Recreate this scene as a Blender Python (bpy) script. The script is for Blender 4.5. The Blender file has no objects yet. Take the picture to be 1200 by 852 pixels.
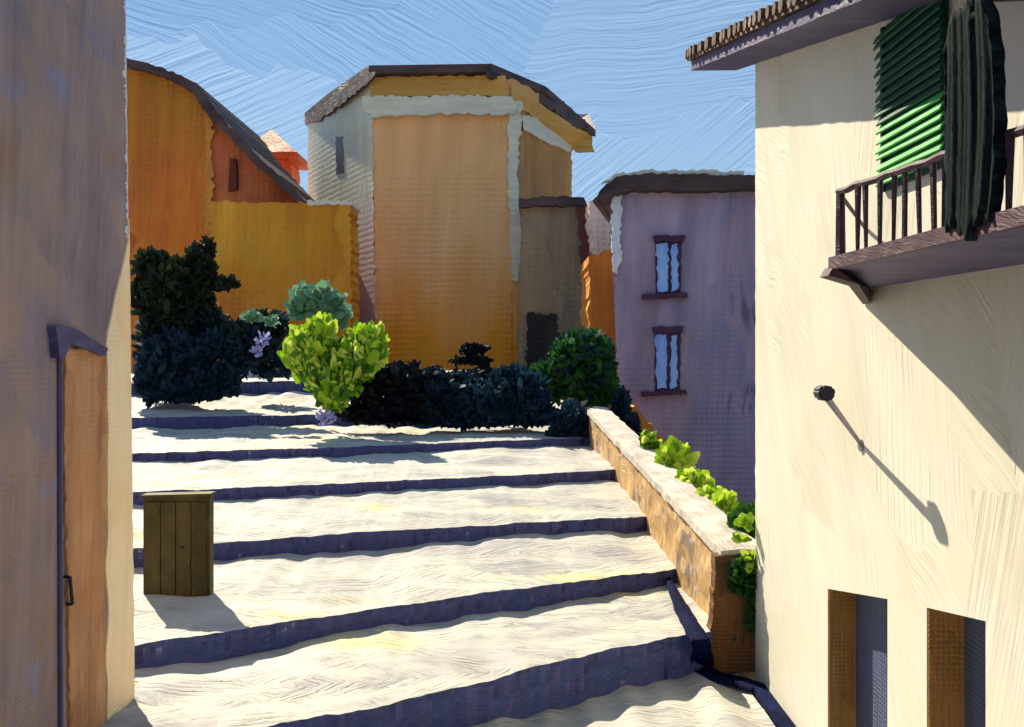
import bpy, bmesh, math, random
from mathutils import Vector, Matrix, noise as mnoise
S = bpy.context.scene
C = S.collection
R = math.radians
# ------------------------------------------------------------------ camera, sky, sun, exposure
K, H, E = 1100.0, 410.0, 3.1            # focal length in photo pixels, horizon row, eye height
cam = bpy.data.cameras.new('camera'); co = bpy.data.objects.new('camera', cam); C.objects.link(co)
co.location = (0, 0, E); co.rotation_euler = (R(90), 0, 0)
cam.sensor_width = 36; cam.lens = 36 * K / 1200; cam.shift_y = -(426 - H) / 1200
cam.clip_start = 0.05; cam.clip_end = 2000
S.camera = co
L = Vector((.40, -.65, -.68)).normalized()
sun_el = math.asin(-L.z); sun_rot = math.atan2(-L.x, -L.y)
sl = bpy.data.lights.new('sun', 'SUN'); sl.energy = 5.0; sl.angle = R(0.5); sl.color = (1, .89, .67)
so = bpy.data.objects.new('sun', sl); C.objects.link(so); so.rotation_euler = L.to_track_quat('-Z', 'Y').to_euler()
so.location = (-10, 20, 25)
S.view_settings.view_transform = 'Standard'; S.view_settings.look = 'None'
S.view_settings.gamma = 1; S.view_settings.use_curve_mapping = False
S.view_settings.exposure = 0.92
W = bpy.data.worlds.new('World'); S.world = W; W.use_nodes = True
SKY_STRENGTH = 0.08

def lin(c, g=1.0):
    return tuple((((v/255)/12.92) if v/255 <= .04045 else (((v/255)+.055)/1.055)**2.4)*g for v in c) + (1,)

class NT:
    """small helper to write node trees"""
    def __init__(s, t): s.t = t; s.n = t.nodes; s.l = t.links
    def new(s, typ, ins=None, **kw):
        n = s.n.new(typ)
        for k, v in kw.items(): setattr(n, k, v)
        if ins:
            for k, v in ins.items():
                if isinstance(v, bpy.types.NodeSocket): s.l.new(v, n.inputs[k])
                else: n.inputs[k].default_value = v
        return n
    def m(s, op, a, b=None, c=None, clamp=False):
        n = s.n.new('ShaderNodeMath'); n.operation = op; n.use_clamp = clamp
        for i, v in enumerate((a, b, c)):
            if v is None: continue
            if isinstance(v, bpy.types.NodeSocket): s.l.new(v, n.inputs[i])
            else: n.inputs[i].default_value = v
        return n.outputs[0]
    def mix(s, f, a, b, blend='MIX'):
        n = s.n.new('ShaderNodeMix'); n.data_type = 'RGBA'; n.blend_type = blend
        for i, v in ((0, f), (6, a), (7, b)):
            if isinstance(v, bpy.types.NodeSocket): s.l.new(v, n.inputs[i])
            else: n.inputs[i].default_value = v
        return n.outputs[2]
    def sep(s, v):
        n = s.n.new('ShaderNodeSeparateXYZ'); s.l.new(v, n.inputs[0]); return n.outputs
    def comb(s, x, y, z=0.0):
        n = s.n.new('ShaderNodeCombineXYZ')
        for i, v in enumerate((x, y, z)):
            if isinstance(v, bpy.types.NodeSocket): s.l.new(v, n.inputs[i])
            else: n.inputs[i].default_value = v
        return n.outputs[0]
    def noise(s, vec, scale, detail=2, dist=0.0, rough=.5):
        n = s.new('ShaderNodeTexNoise', {'Vector': vec, 'Scale': scale, 'Detail': detail, 'Distortion': dist, 'Roughness': rough})
        return n.outputs[0]
    def ramp(s, f, stops, interp='LINEAR'):
        n = s.n.new('ShaderNodeValToRGB'); n.color_ramp.interpolation = interp
        e = n.color_ramp.elements
        while len(e) < len(stops): e.new(.5)
        for i, (p, c) in enumerate(stops): e[i].position = p; e[i].color = c
        s.l.new(f, n.inputs[0]); return n.outputs[0]
    def strokes(s, uv, cell, angle0, spread, stretch=14, fine=1.0, wamp=.45):
        """patches of parallel bristle lines: every patch has its own direction"""
        x, y, z = s.sep(uv)
        w = s.noise(uv, 1.3/cell, 2)
        ws = s.m('MULTIPLY', s.m('SUBTRACT', w, .5), cell*1.1)
        ca, sa = math.cos(angle0), math.sin(angle0)
        # stroke frame
        a = s.m('ADD', s.m('MULTIPLY', x, ca), s.m('MULTIPLY', y, sa))
        b = s.m('SUBTRACT', s.m('MULTIPLY', y, ca), s.m('MULTIPLY', x, sa))
        a2 = s.m('DIVIDE', s.m('ADD', a, ws), cell*2.6)
        b2 = s.m('DIVIDE', s.m('ADD', b, ws), cell)
        vv = s.comb(a2, b2)
        vo = s.new('ShaderNodeTexVoronoi', {'Vector': vv, 'Scale': 1.0, 'Randomness': .95}, voronoi_dimensions='2D')
        cr = s.sep(vo.outputs['Color'])
        ang = s.m('MULTIPLY', s.m('SUBTRACT', cr[0], .5), spread)
        loc = s.comb(s.m('ADD', a, s.m('MULTIPLY', ws, wamp*.5)), s.m('ADD', b, s.m('MULTIPLY', ws, wamp*.5)), s.m('MULTIPLY', cr[1], 20))
        rot = s.new('ShaderNodeVectorRotate', {'Vector': loc, 'Angle': ang}, rotation_type='Z_AXIS')
        mp = s.new('ShaderNodeMapping', {'Vector': rot.outputs[0], 'Scale': (1/cell*.9, stretch/cell*.9, 1)})
        line = s.noise(mp.outputs[0], fine, 4, .25, .6)
        edge = s.m('MULTIPLY', vo.outputs['Distance'], 1.0)
        fade = s.m('MULTIPLY', s.m('SUBTRACT', s.noise(uv, .9/cell, 2), .36), 4.5, clamp=True)
        line = s.m('ADD', s.m('MULTIPLY', s.m('SUBTRACT', line, .5), s.m('ADD', s.m('MULTIPLY', fade, .8), .3)), .5)
        return line, cr[2], edge, cr[0]

# world: Nishita sky, its blue broken by broad sweeping streaks
wt = NT(W.node_tree); wt.n.clear()
sk = wt.new('ShaderNodeTexSky', sky_type='NISHITA', sun_disc=False, sun_elevation=sun_el, sun_rotation=sun_rot,
            altitude=200, air_density=1.0, dust_density=0.15, ozone_density=3.0)
tc = wt.new('ShaderNodeTexCoord')
dx, dy, dz = wt.sep(tc.outputs['Generated'])
uu = wt.m('ARCTAN2', dx, dy); vv = wt.m('ARCSINE', dz)
suv = wt.comb(uu, vv)
ln, cv, ed, cr_ = wt.strokes(suv, .13, .12, 1.5, 40, wamp=.3)
cfac = wt.m('ADD', wt.m('MULTIPLY', cv, .45), wt.m('MULTIPLY', ln, .55))
tint = wt.ramp(cfac, [(.25, (.80, .86, .94, 1)), (.42, (.90, .95, .98, 1)), (.58, (1.0, 1.0, 1.0, 1)), (.75, (1.12, 1.08, 1.04, 1))])
ln2 = wt.strokes(wt.comb(uu, wt.m('ADD', vv, .0016)), .13, .12, 1.5, 40, wamp=.3)[0]
rel = wt.m('ADD', wt.m('MULTIPLY', wt.m('SUBTRACT', ln, ln2), 1.1), .5, clamp=True)
thin = wt.ramp(rel, [(.30, (.66, .72, .80, 1)), (.5, (1, 1, 1, 1)), (.70, (1.22, 1.16, 1.10, 1))])  # highlights and shade of the stroke relief painted into the sky
# level the glow towards a single open-sky blue so the whole vault reads evenly blue
flat = wt.mix(.80, sk.outputs[0], (1.95, 3.15, 4.7, 1))
skc = wt.mix(1, wt.mix(1, flat, tint, 'MULTIPLY'), thin, 'MULTIPLY')
bg = wt.new('ShaderNodeBackground', {'Color': skc, 'Strength': SKY_STRENGTH})
wo = wt.new('ShaderNodeOutputWorld'); wt.l.new(bg.outputs[0], wo.inputs[0])

# ------------------------------------------------------------------ materials
def paint(name, cols, cell=.5, angle=0., spread=.7, weave=0., bump=.5, bdist=None, rough=.62, speck=None, speckamt=.62,
          stain=None, stretch=14, up=None, contrast=1.0, dryamt=.16, spec=.3):
    """brushed plaster / limewash: streaks of neighbouring pigments, trowel ridges and a woven grain"""
    m = bpy.data.materials.new(name); m.use_nodes = True; t = NT(m.node_tree); t.n.clear()
    uvn = t.new('ShaderNodeUVMap'); uv = uvn.outputs[0]
    ln, cv, ed, c0 = t.strokes(uv, cell, angle, spread, stretch)
    big = t.noise(uv, .55/cell, 3)
    f = t.m('ADD', t.m('ADD', t.m('MULTIPLY', ln, .40*contrast), t.m('MULTIPLY', cv, .30*contrast)), t.m('MULTIPLY', big, .75))
    f = t.m('SUBTRACT', f, .25 + .35*(contrast-1))
    n = len(cols)
    col = t.ramp(f, [(.18 + .64*i/max(1, n-1), lin(c)) for i, c in enumerate(cols)])
    x, y, z = t.sep(uv)
    if up:   # pigment that changes with height on the wall: (v0, v1, colour)
        v0, v1, uc = up
        g = t.m('DIVIDE', t.m('SUBTRACT', t.m('ADD', y, t.m('MULTIPLY', t.m('SUBTRACT', t.noise(t.comb(t.m('MULTIPLY', x, 3), y), .6/cell, 3), .5), abs(v1-v0)*1.6)), v0), v1-v0, clamp=True)
        col = t.mix(g, col, lin(uc))
    if stain:
        for (c, thr, sc) in stain:
            q = t.noise(t.comb(t.m('MULTIPLY', x, .55), t.m('ADD', y, 7.3*sc)), sc/cell, 3)
            q2 = t.m('MULTIPLY', t.m('SUBTRACT', t.m('ADD', q, t.m('MULTIPLY', t.m('SUBTRACT', ln, .5), .35)), thr), 12, clamp=True)
            col = t.mix(t.m('MULTIPLY', q2, .85), col, lin(c))
    ca_, sa_ = math.cos(angle), math.sin(angle)
    xa = t.m('ADD', t.m('MULTIPLY', x, ca_), t.m('MULTIPLY', y, sa_)); xb = t.m('SUBTRACT', t.m('MULTIPLY', y, ca_), t.m('MULTIPLY', x, sa_))
    dry = t.noise(t.comb(t.m('MULTIPLY', xa, .22/cell), t.m('MULTIPLY', xb, 2.6/cell)), 1.0, 4, .3, .6)
    gg = t.ramp(dry, [(.30, (1-dryamt,)*3+(1,)), (.5, (1, 1, 1, 1)), (.70, (1+dryamt*.8,)*3+(1,))])
    col = t.mix(1.0, col, gg, 'MULTIPLY')
    hts = t.m('ADD', t.m('MULTIPLY', ln, 1.0), t.m('MULTIPLY', cv, .35))
    if weave:
        wn = t.noise(uv, .4/weave, 2)
        jx = t.m('ADD', t.m('DIVIDE', x, weave), t.m('MULTIPLY', wn, .8)); jy = t.m('ADD', t.m('DIVIDE', y, weave), t.m('MULTIPLY', wn, .8))
        sx = t.m('SINE', t.m('MULTIPLY', jx, 2*math.pi)); sy = t.m('SINE', t.m('MULTIPLY', jy, 2*math.pi))
        wv = t.m('ADD', t.m('MULTIPLY', sy, .36), t.m('MULTIPLY', t.m('ADD', sx, t.m('MULTIPLY', sx, sy)), .30))
        wv = t.m('MULTIPLY', wv, t.m('MULTIPLY', t.m('SUBTRACT', t.noise(uv, .09/weave, 3), .33), 3.4, clamp=True))
        hts = t.m('ADD', t.m('MULTIPLY', hts, .55), t.m('MULTIPLY', wv, .34))
        if speck:
            pm = t.noise(uv, .8/cell, 3)
            sm = t.m('MULTIPLY', t.m('SUBTRACT', t.m('ADD', t.m('ADD', pm, t.m('MULTIPLY', wv, .09)), t.m('MULTIPLY', t.noise(uv, 1.3/weave, 1), .12)), speckamt), 6, clamp=True)
            col = t.mix(t.m('MULTIPLY', sm, .55), col, lin(speck))
    elif speck:
        pm = t.m('ADD', t.m('MULTIPLY', t.noise(uv, 1.2/cell, 3), .7), t.m('MULTIPLY', ln, .4))
        sm = t.m('MULTIPLY', t.m('SUBTRACT', pm, speckamt), 14, clamp=True)
        col = t.mix(sm, col, lin(speck))
    b = t.new('ShaderNodeBump', {'Height': hts, 'Strength': bump, 'Distance': bdist if bdist else (weave*.9 if weave else cell*.12)})
    p = t.new('ShaderNodeBsdfPrincipled', {'Base Color': col, 'Roughness': rough, 'Normal': b.outputs[0]})
    p.inputs['Specular IOR Level'].default_value = spec
    o = t.new('ShaderNodeOutputMaterial'); t.l.new(p.outputs[0], o.inputs[0])
    return m

def leafmat(name, cols, rough=.6):
    m = bpy.data.materials.new(name); m.use_nodes = True; t = NT(m.node_tree); t.n.clear()
    g = t.new('ShaderNodeNewGeometry')
    uvn = t.new('ShaderNodeUVMap')
    st = t.noise(t.new('ShaderNodeMapping', {'Vector': uvn.outputs[0], 'Scale': (9, 1.2, 1)}).outputs[0], 1.5, 3)
    f = t.m('ADD', t.m('MULTIPLY', g.outputs['Random Per Island'], .75), t.m('MULTIPLY', st, .3))
    n = len(cols)
    col = t.ramp(f, [(.08 + .84*i/max(1, n-1), lin(c)) for i, c in enumerate(cols)])
    b = t.new('ShaderNodeBump', {'Height': st, 'Strength': .5, 'Distance': .02})
    p = t.new('ShaderNodeBsdfPrincipled', {'Base Color': col, 'Roughness': rough, 'Normal': b.outputs[0]})
    p.inputs['Specular IOR Level'].default_value = .25
    tr = t.new('ShaderNodeBsdfTranslucent', {'Color': col})
    mx = t.new('ShaderNodeMixShader', {0: .35, 1: p.outputs[0], 2: tr.outputs[0]})
    o = t.new('ShaderNodeOutputMaterial'); t.l.new(mx.outputs[0], o.inputs[0])
    return m

M = {}
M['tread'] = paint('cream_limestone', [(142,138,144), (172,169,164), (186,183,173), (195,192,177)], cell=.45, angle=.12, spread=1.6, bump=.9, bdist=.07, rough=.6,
                   speck=(158,160,196), speckamt=.74, stain=[((206,200,140), .62, .28), ((206,182,158), .68, .6)], stretch=10, spec=.15, dryamt=.05)
M['riser'] = paint('shaded_riser', [(46,52,92), (66,70,114), (80,78,128), (58,74,124), (98,96,140)], cell=.35, angle=.05, spread=.5, weave=0., bump=.7, rough=.55, speck=(150,148,196), speckamt=.80, dryamt=.3, stain=[((170,164,170), .66, .9), ((40,44,84), .60, .5)], bdist=.03)  # dark blue puts the shade of the risers into their colour
M['cream'] = paint('cream_plaster', [(204,199,180), (214,209,192), (218,214,200), (214,208,190), (208,198,172)], cell=.85, angle=1.1, spread=1.5, bump=.45, bdist=.03, rough=.5,
                   stain=[((218,212,202), .62, .5), ((192,196,204), .68, .7)], stretch=20, dryamt=.06)
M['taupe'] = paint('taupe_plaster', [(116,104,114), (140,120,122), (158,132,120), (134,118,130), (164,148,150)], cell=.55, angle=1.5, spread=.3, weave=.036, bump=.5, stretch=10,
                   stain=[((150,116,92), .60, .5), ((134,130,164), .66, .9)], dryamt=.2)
M['tanstrip'] = paint('sunlit_tan_plaster', [(250,208,156), (255,222,174), (255,228,188), (250,212,164)], cell=.4, angle=1.5, spread=.3, weave=.036, bump=.45, speck=(214,206,214), speckamt=.78, dryamt=.08)  # sunlight on the strip put into its tan
M['doorwood'] = paint('ochre_wood', [(150,100,66), (182,126,80), (196,142,98), (200,160,124)], cell=.3, angle=1.55, spread=.2, weave=.036, bump=.45, speck=(216,200,190), speckamt=.74, dryamt=.25)
M['orange'] = paint('orange_plaster', [(170,80,18), (196,98,24), (210,118,34), (190,86,36), (216,118,60)], cell=2.2, angle=1.5, spread=.35, weave=.22, bump=.4, stretch=9, up=(8.5, 13.5, (178,114,26)), dryamt=.25)
M['salmon'] = paint('salmon_plaster', [(196,86,50), (212,108,68), (206,116,62), (188,78,42)], cell=1.8, angle=1.4, spread=.5, weave=.22, bump=.4, stretch=9, dryamt=.22)
M['yellow'] = paint('yellow_ochre_plaster', [(186,112,16), (210,138,26), (222,154,40), (204,126,24)], cell=2.4, angle=1.5, spread=.3, weave=.21, bump=.4, stretch=8, up=(6.6, 3.6, (210,116,24)), dryamt=.22)
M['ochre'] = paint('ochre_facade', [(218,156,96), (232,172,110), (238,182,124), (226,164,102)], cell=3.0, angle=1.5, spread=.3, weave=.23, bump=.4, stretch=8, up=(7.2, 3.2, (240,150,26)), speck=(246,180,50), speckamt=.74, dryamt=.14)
M['frieze'] = paint('ochre_frieze', [(196,146,70), (216,166,84), (224,178,100)], cell=1.5, angle=0, spread=.4, weave=.23, bump=.4)
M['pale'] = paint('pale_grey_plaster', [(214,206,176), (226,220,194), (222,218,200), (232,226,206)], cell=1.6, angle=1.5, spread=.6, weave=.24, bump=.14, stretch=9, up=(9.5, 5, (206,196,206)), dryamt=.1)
M['cornice'] = paint('pale_cornice', [(200,194,172), (216,212,192), (208,200,174)], cell=1.2, angle=0, spread=.3, bump=.6, bdist=.15)
M['brown'] = paint('brown_plaster', [(128,104,84), (146,120,94), (162,132,96), (134,112,108)], cell=1.5, angle=1.5, spread=.5, weave=.22, bump=.4, dryamt=.28)
M['umber'] = paint('umber_plaster', [(176,104,34), (200,124,42), (210,138,54), (184,100,34)], cell=1.6, angle=1.5, spread=.4, weave=.2, bump=.25, speck=(214,170,90), speckamt=.70, dryamt=.25)
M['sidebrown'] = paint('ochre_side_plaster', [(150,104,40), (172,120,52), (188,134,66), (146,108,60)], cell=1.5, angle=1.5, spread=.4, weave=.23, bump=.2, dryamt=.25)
M['pink'] = paint('sunlit_pink_plaster', [(226,190,176), (240,212,198), (216,190,190)], cell=1.0, angle=1.5, spread=.3, weave=.2, bump=.5)  # pale pink paints sunlight on the wall sliver
M['purple'] = paint('violet_plaster', [(140,122,144), (160,138,158), (138,128,158), (168,146,170), (174,150,162)], cell=1.6, angle=1.5, spread=.35, weave=.14, bump=.35, stretch=8,
                    stain=[((92,88,116), .60, .6)], speck=(176,160,206), speckamt=.72, up=(.5, -3, (140,108,130)), dryamt=.28)
M['tile'] = paint('dark_roof_tile', [(52,36,38), (74,54,56), (92,72,72), (60,46,60)], cell=.8, angle=0, spread=.5, bump=.8, bdist=.1)
M['tilenear'] = paint('brown_roof_tile', [(58,36,28), (84,56,38), (98,70,52)], cell=.25, angle=1.2, spread=.8, bump=.8, bdist=.03)
M['terracotta'] = paint('terracotta_tile', [(216,140,96), (232,164,124), (238,180,144)], cell=.8, angle=.4, spread=.8, bump=.6, bdist=.1)
M['brick'] = paint('red_brown_plaster', [(170,70,28), (190,84,36), (150,58,24)], cell=1.0, angle=1.5, spread=.5, weave=.22, bump=.5)
M['stone'] = paint('tan_rubble_stone', [(160,126,84), (192,154,104), (208,174,124), (172,142,100)], cell=.4, angle=.9, spread=1.8, bump=1.0, bdist=.05,
                   stain=[((118,104,98), .53, .8), ((206,196,214), .66, 1.1)], stretch=10)
M['cap'] = paint('cream_capstone', [(186,172,160), (204,194,182), (210,202,190)], cell=.35, angle=1.9, spread=.5, bump=.9, bdist=.07, stretch=16, speck=(184,182,214), speckamt=.74, spec=.15)
M['pillar'] = paint('mossy_pillar', [(96,58,24), (120,74,30), (84,60,30), (44,62,28)], cell=.3, angle=1.5, spread=.5, weave=.04, bump=.7, stain=[((24,52,24), .57, .8)])
M['plum'] = paint('plum_wood', [(56,34,48), (74,46,62), (96,68,84)], cell=.15, angle=.2, spread=.5, bump=.7, bdist=.012)
M['plumfar'] = paint('plum_stone', [(58,32,58), (74,42,66), (66,40,80)], cell=.3, angle=0, spread=.4, bump=.5)
M['pane'] = paint('sky_blue_pane', [(110,150,226), (128,168,236), (150,190,244), (120,140,220)], cell=.5, angle=1.5, spread=.4, bump=.5, bdist=.04, rough=.25)
M['darkpane'] = paint('dark_blue_pane', [(10,16,34), (18,26,54)], cell=.6, angle=1.5, spread=.4, bump=.3, rough=.3)
M['maroon'] = paint('maroon_shutter', [(84,34,30), (104,44,38)], cell=.6, angle=1.5, spread=.4, bump=.3)
M['darkdoor'] = paint('near_black_door', [(30,24,22), (44,34,30), (58,44,34)], cell=.6, angle=1.5, spread=.3, weave=.2, bump=.5)
M['olive'] = paint('olive_paint', [(54,46,18), (70,60,24), (84,74,34), (62,54,26)], cell=.22, angle=1.52, spread=.25, bump=.8, bdist=.018, stretch=14)
M['greenlo'] = paint('leaf_green_slat', [(50,140,66), (70,172,84), (96,196,104), (56,120,76)], cell=.14, angle=.1, spread=.4, bump=.7, bdist=.012)
M['greenhi'] = paint('bottle_green_slat', [(14,64,52), (22,84,66), (34,104,76)], cell=.14, angle=.1, spread=.4, bump=.7, bdist=.012)
M['cloth'] = paint('dark_green_cloth', [(14,20,22), (22,30,32), (36,46,46), (18,24,28)], cell=.2, angle=1.55, spread=.2, weave=0., bump=.35, speck=(150,160,160), speckamt=.77, rough=.9, dryamt=.3, spec=.05)
M['jamb'] = paint('brown_jamb', [(104,70,30), (134,92,44), (150,108,60), (116,76,50)], cell=.25, angle=1.55, spread=.3, weave=.03, bump=.6, dryamt=.25)
M['bluedoor'] = paint('blue_grey_door', [(58,68,96), (76,86,116), (66,76,104)], cell=.25, angle=1.55, spread=.3, weave=.03, bump=.6, dryamt=.2)
M['iron'] = paint('dark_iron', [(34,26,44), (52,42,60)], cell=.08, angle=.2, spread=1, bump=.4, rough=.5)
M['steel'] = paint('grey_steel', [(96,90,108), (130,124,140), (150,146,150)], cell=.1, angle=.2, spread=1, bump=.4, rough=.5)
M['shade_line'] = paint('blue_black_shade', [(6,10,34), (10,16,50), (16,26,64), (10,12,30)], cell=.22, angle=1.3, spread=1.0, bump=.9, bdist=.03, rough=.8, stretch=12, spec=.05)  # blue-black of the painted shadow line
M['lane'] = paint('lane_paving', [(104,96,92), (124,116,106), (134,124,112)], cell=.8, angle=.2, spread=1, bump=.6)
M['white'] = paint('white_limewash', [(196,194,210), (222,220,228), (180,176,204)], cell=.1, angle=1.5, spread=1, bump=.8, bdist=.01)
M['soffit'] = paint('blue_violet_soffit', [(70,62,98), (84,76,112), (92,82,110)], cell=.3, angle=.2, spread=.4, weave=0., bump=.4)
M['bark'] = paint('dark_bark', [(38,28,22), (56,42,32)], cell=.1, angle=1.5, spread=.3, bump=.8)
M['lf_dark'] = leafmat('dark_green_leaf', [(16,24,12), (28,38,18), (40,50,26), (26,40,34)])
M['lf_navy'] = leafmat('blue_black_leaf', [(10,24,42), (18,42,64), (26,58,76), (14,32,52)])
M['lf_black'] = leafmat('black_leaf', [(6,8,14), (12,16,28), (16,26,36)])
M['lf_green'] = leafmat('deep_green_leaf', [(22,62,16), (34,80,22), (48,96,30), (24,58,56)])
M['lf_lime'] = leafmat('lime_leaf', [(96,140,14), (136,180,24), (172,206,44), (202,222,80), (218,230,112)])
M['lf_limelow'] = leafmat('mid_green_leaf', [(40,84,20), (70,120,30), (100,150,36)])
M['lf_sage'] = leafmat('sage_leaf', [(84,124,98), (104,148,120), (126,166,140)])
M['lf_lav'] = leafmat('lavender_petal', [(140,136,206), (170,168,226), (196,194,236)])

# ------------------------------------------------------------------ mesh helpers
rnd = random.Random(7)
def auto_uv(me):
    uvl = me.uv_layers.new(name='UVMap')
    Z = Vector((0, 0, 1))
    for p in me.polygons:
        n = p.normal
        u = Vector((1, 0, 0)) if abs(n.z) > .75 else Z.cross(n).normalized()
        if abs(n.z) <= .75 and abs(u.x) >= abs(u.y) and u.x < 0: u = -u
        if abs(n.z) <= .75 and abs(u.y) > abs(u.x) and u.y < 0: u = -u
        v = Vector((0, 1, 0)) if abs(n.z) > .75 else n.cross(u)
        if abs(n.z) <= .75 and v.z < 0: v = -v
        for li in p.loop_indices:
            c = me.vertices[me.loops[li].vertex_index].co
            uvl.data[li].uv = (c.dot(u), c.dot(v))
def obj(name, bm, mat, parent=None, uv=True, smooth=False):
    """links a bmesh given in world coordinates as one object, origin at its base (or its parent's)"""
    me = bpy.data.meshes.new(name)
    bmesh.ops.recalc_face_normals(bm, faces=bm.faces) if uv else None
    bm.to_mesh(me); bm.free()
    me.update()
    if uv: auto_uv(me)
    for m in (mat if isinstance(mat, list) else [mat]): me.materials.append(m)
    if smooth:
        for p in me.polygons: p.use_smooth = True
    o = bpy.data.objects.new(name, me); C.objects.link(o)
    if parent:
        base = wloc(parent); o.parent = parent; o['_w'] = list(wloc(parent))
        me.transform(Matrix.Translation(-base))
    else:
        xs = [v.co for v in me.vertices]
        lo = Vector((min(v.x for v in xs), min(v.y for v in xs), min(v.z for v in xs))); hi = Vector((max(v.x for v in xs), max(v.y for v in xs), 0))
        base = Vector(((lo.x+hi.x)/2, (lo.y+hi.y)/2, lo.z))
        me.transform(Matrix.Translation(-base)); o.location = base; o['_w'] = list(base)
    return o
def wloc(o): return Vector(o['_w'])
def thing(name, loc, label, cat, group=None):
    o = bpy.data.objects.new(name, None); C.objects.link(o); o.location = loc; o['_w'] = list(loc)
    o.empty_display_size = .2
    return tag(o, label, cat, group)
def tag(o, label, cat, group=None):
    o['label'] = label; o['category'] = cat
    if group: o['group'] = group
    return o
def struct(o): o['kind'] = 'structure'; return o
def at(px, py, Y): return Vector(((px-600)/K*Y, Y, E-(py-H)/K*Y))
def rough(pts, step=5, amp=1.2, keep=None):
    out = []; n = len(pts)
    for i in range(n):
        a = pts[i]; b = pts[(i+1) % n]; d = math.hypot(b[0]-a[0], b[1]-a[1]); k = max(1, int(d/step))
        if keep and i in keep: k = 1
        nx, ny = (-(b[1]-a[1])/max(d, 1e-6), (b[0]-a[0])/max(d, 1e-6))
        for j in range(k):
            t = j/k; o = 0 if j == 0 else rnd.gauss(0, amp*.6)
            out.append((a[0]+(b[0]-a[0])*t+nx*o, a[1]+(b[1]-a[1])*t+ny*o))
    return out
def prism(bm, front, off):
    """front polygon (world points) swept by the vector off"""
    a = [bm.verts.new(p) for p in front]; b = [bm.verts.new(Vector(p)+off) for p in front]
    bm.faces.new(a); bm.faces.new(list(reversed(b)))
    n = len(a)
    for i in range(n): bm.faces.new((a[i], b[i], b[(i+1) % n], a[(i+1) % n]))
def facade(name, pts, Y, depth, mat, parent=None, amp=1.2, step=5, side=0):
    """wall outline at distance Y (number, or function of px for an oblique wall), swept back by depth"""
    f = Y if callable(Y) else (lambda px: Y)
    q = rough(pts, step*.8, amp*1.5) if amp else pts
    bm = bmesh.new(); prism(bm, [at(x, y, f(x)) for x, y in q], Vector((side, depth, 0)))
    return obj(name, bm, mat, parent)
def box(bm, lo, hi):
    x0, y0, z0 = lo; x1, y1, z1 = hi
    prism(bm, [Vector(p) for p in ((x0, y0, z0), (x1, y0, z0), (x1, y0, z1), (x0, y0, z1))], Vector((0, y1-y0, 0)))
def bar(bm, a, b, r, n=8, r2=None):
    a = Vector(a); b = Vector(b); d = (b-a).normalized(); q = d.to_track_quat('Z', 'Y'); r2 = r if r2 is None else r2
    A = [bm.verts.new(a+q @ Vector((math.cos(t)*r, math.sin(t)*r, 0))) for t in [2*math.pi*i/n for i in range(n)]]
    B = [bm.verts.new(b+q @ Vector((math.cos(t)*r2, math.sin(t)*r2, 0))) for t in [2*math.pi*i/n for i in range(n)]]
    for i in range(n): bm.faces.new((A[i], A[(i+1) % n], B[(i+1) % n], B[i]))
    bm.faces.new(list(reversed(A))); bm.faces.new(B)

# ------------------------------------------------------------------ ground, stairs, terrace
bm = bmesh.new(); g = 900
bm.faces.new([bm.verts.new(p) for p in ((-g, -g, -1.6), (g, -g, -1.6), (g, g, -1.6), (-g, g, -1.6))])
struct(obj('ground', bm, M['lane']))

def par_in(Y):   # inner face of the parapet
    return 1.51+(2.06-1.51)*(18.5-Y)/(18.5-9.2)
# risers: (foot line in the photo, foot height, head height)
RIS = [([(300,915),(450,884),(600,842),(700,812),(840,784)], 0.0, .38),  # lowest riser set tall; its dark face takes in the broad shadow
       ([(165,783),(300,760),(450,736),(600,714),(790,688)], .34, .55),
       ([(160,664),(260,656),(350,648),(480,639),(600,632),(750,622)], .64, .84),
       ([(160,590),(255,586),(400,579),(600,569),(700,563)], .99, 1.15),
       ([(160,542),(400,534),(650,523),(700,521)], 1.25, 1.40),
       ([(160,503),(365,499),(690,496)], 1.46, 1.70),
       ([(160,466),(250,463),(370,459),(600,456)], 2.0, 2.30)]
NX = 300
def world_line(ln, z):
    return [((x-600)/K*((E-z)*K/(y-H)), (E-z)*K/(y-H)) for x, y in ln]
def yat(L_, X):
    for i in range(len(L_)-1):
        if X <= L_[i+1][0] or i == len(L_)-2:
            (x0, y0), (x1, y1) = L_[i], L_[i+1]
            return y0+(y1-y0)*(X-x0)/(x1-x0)
def row(k, z, jit, seed):
    Lw = world_line(RIS[k][0], RIS[k][1])
    out = []
    ym = yat(Lw, 1.6); XR = par_in(ym)+.1; XL = -11
    for i in range(NX+1):
        X = XL+(XR-XL)*(i/NX)
        Y = yat(Lw, max(X, -7.5))
        w = (mnoise.noise(Vector((X*2.2, seed*7.7, 0)))*.05+mnoise.noise(Vector((X*9, seed*3.1, 5)))*.025)*jit*(1+Y*.03)
        out.append(Vector((X, Y+w, z+mnoise.noise(Vector((X*5, seed*5.3, 9)))*.014*jit)))
    return out
stairs = struct(bpy.data.objects.new('steps', None)); C.objects.link(stairs); stairs.location = (-1, 8, 0); stairs['_w'] = [-1, 8, 0]
prev = [Vector((-11+(2.32+11)*i/NX, -8, 0)) for i in range(NX+1)]
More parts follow.
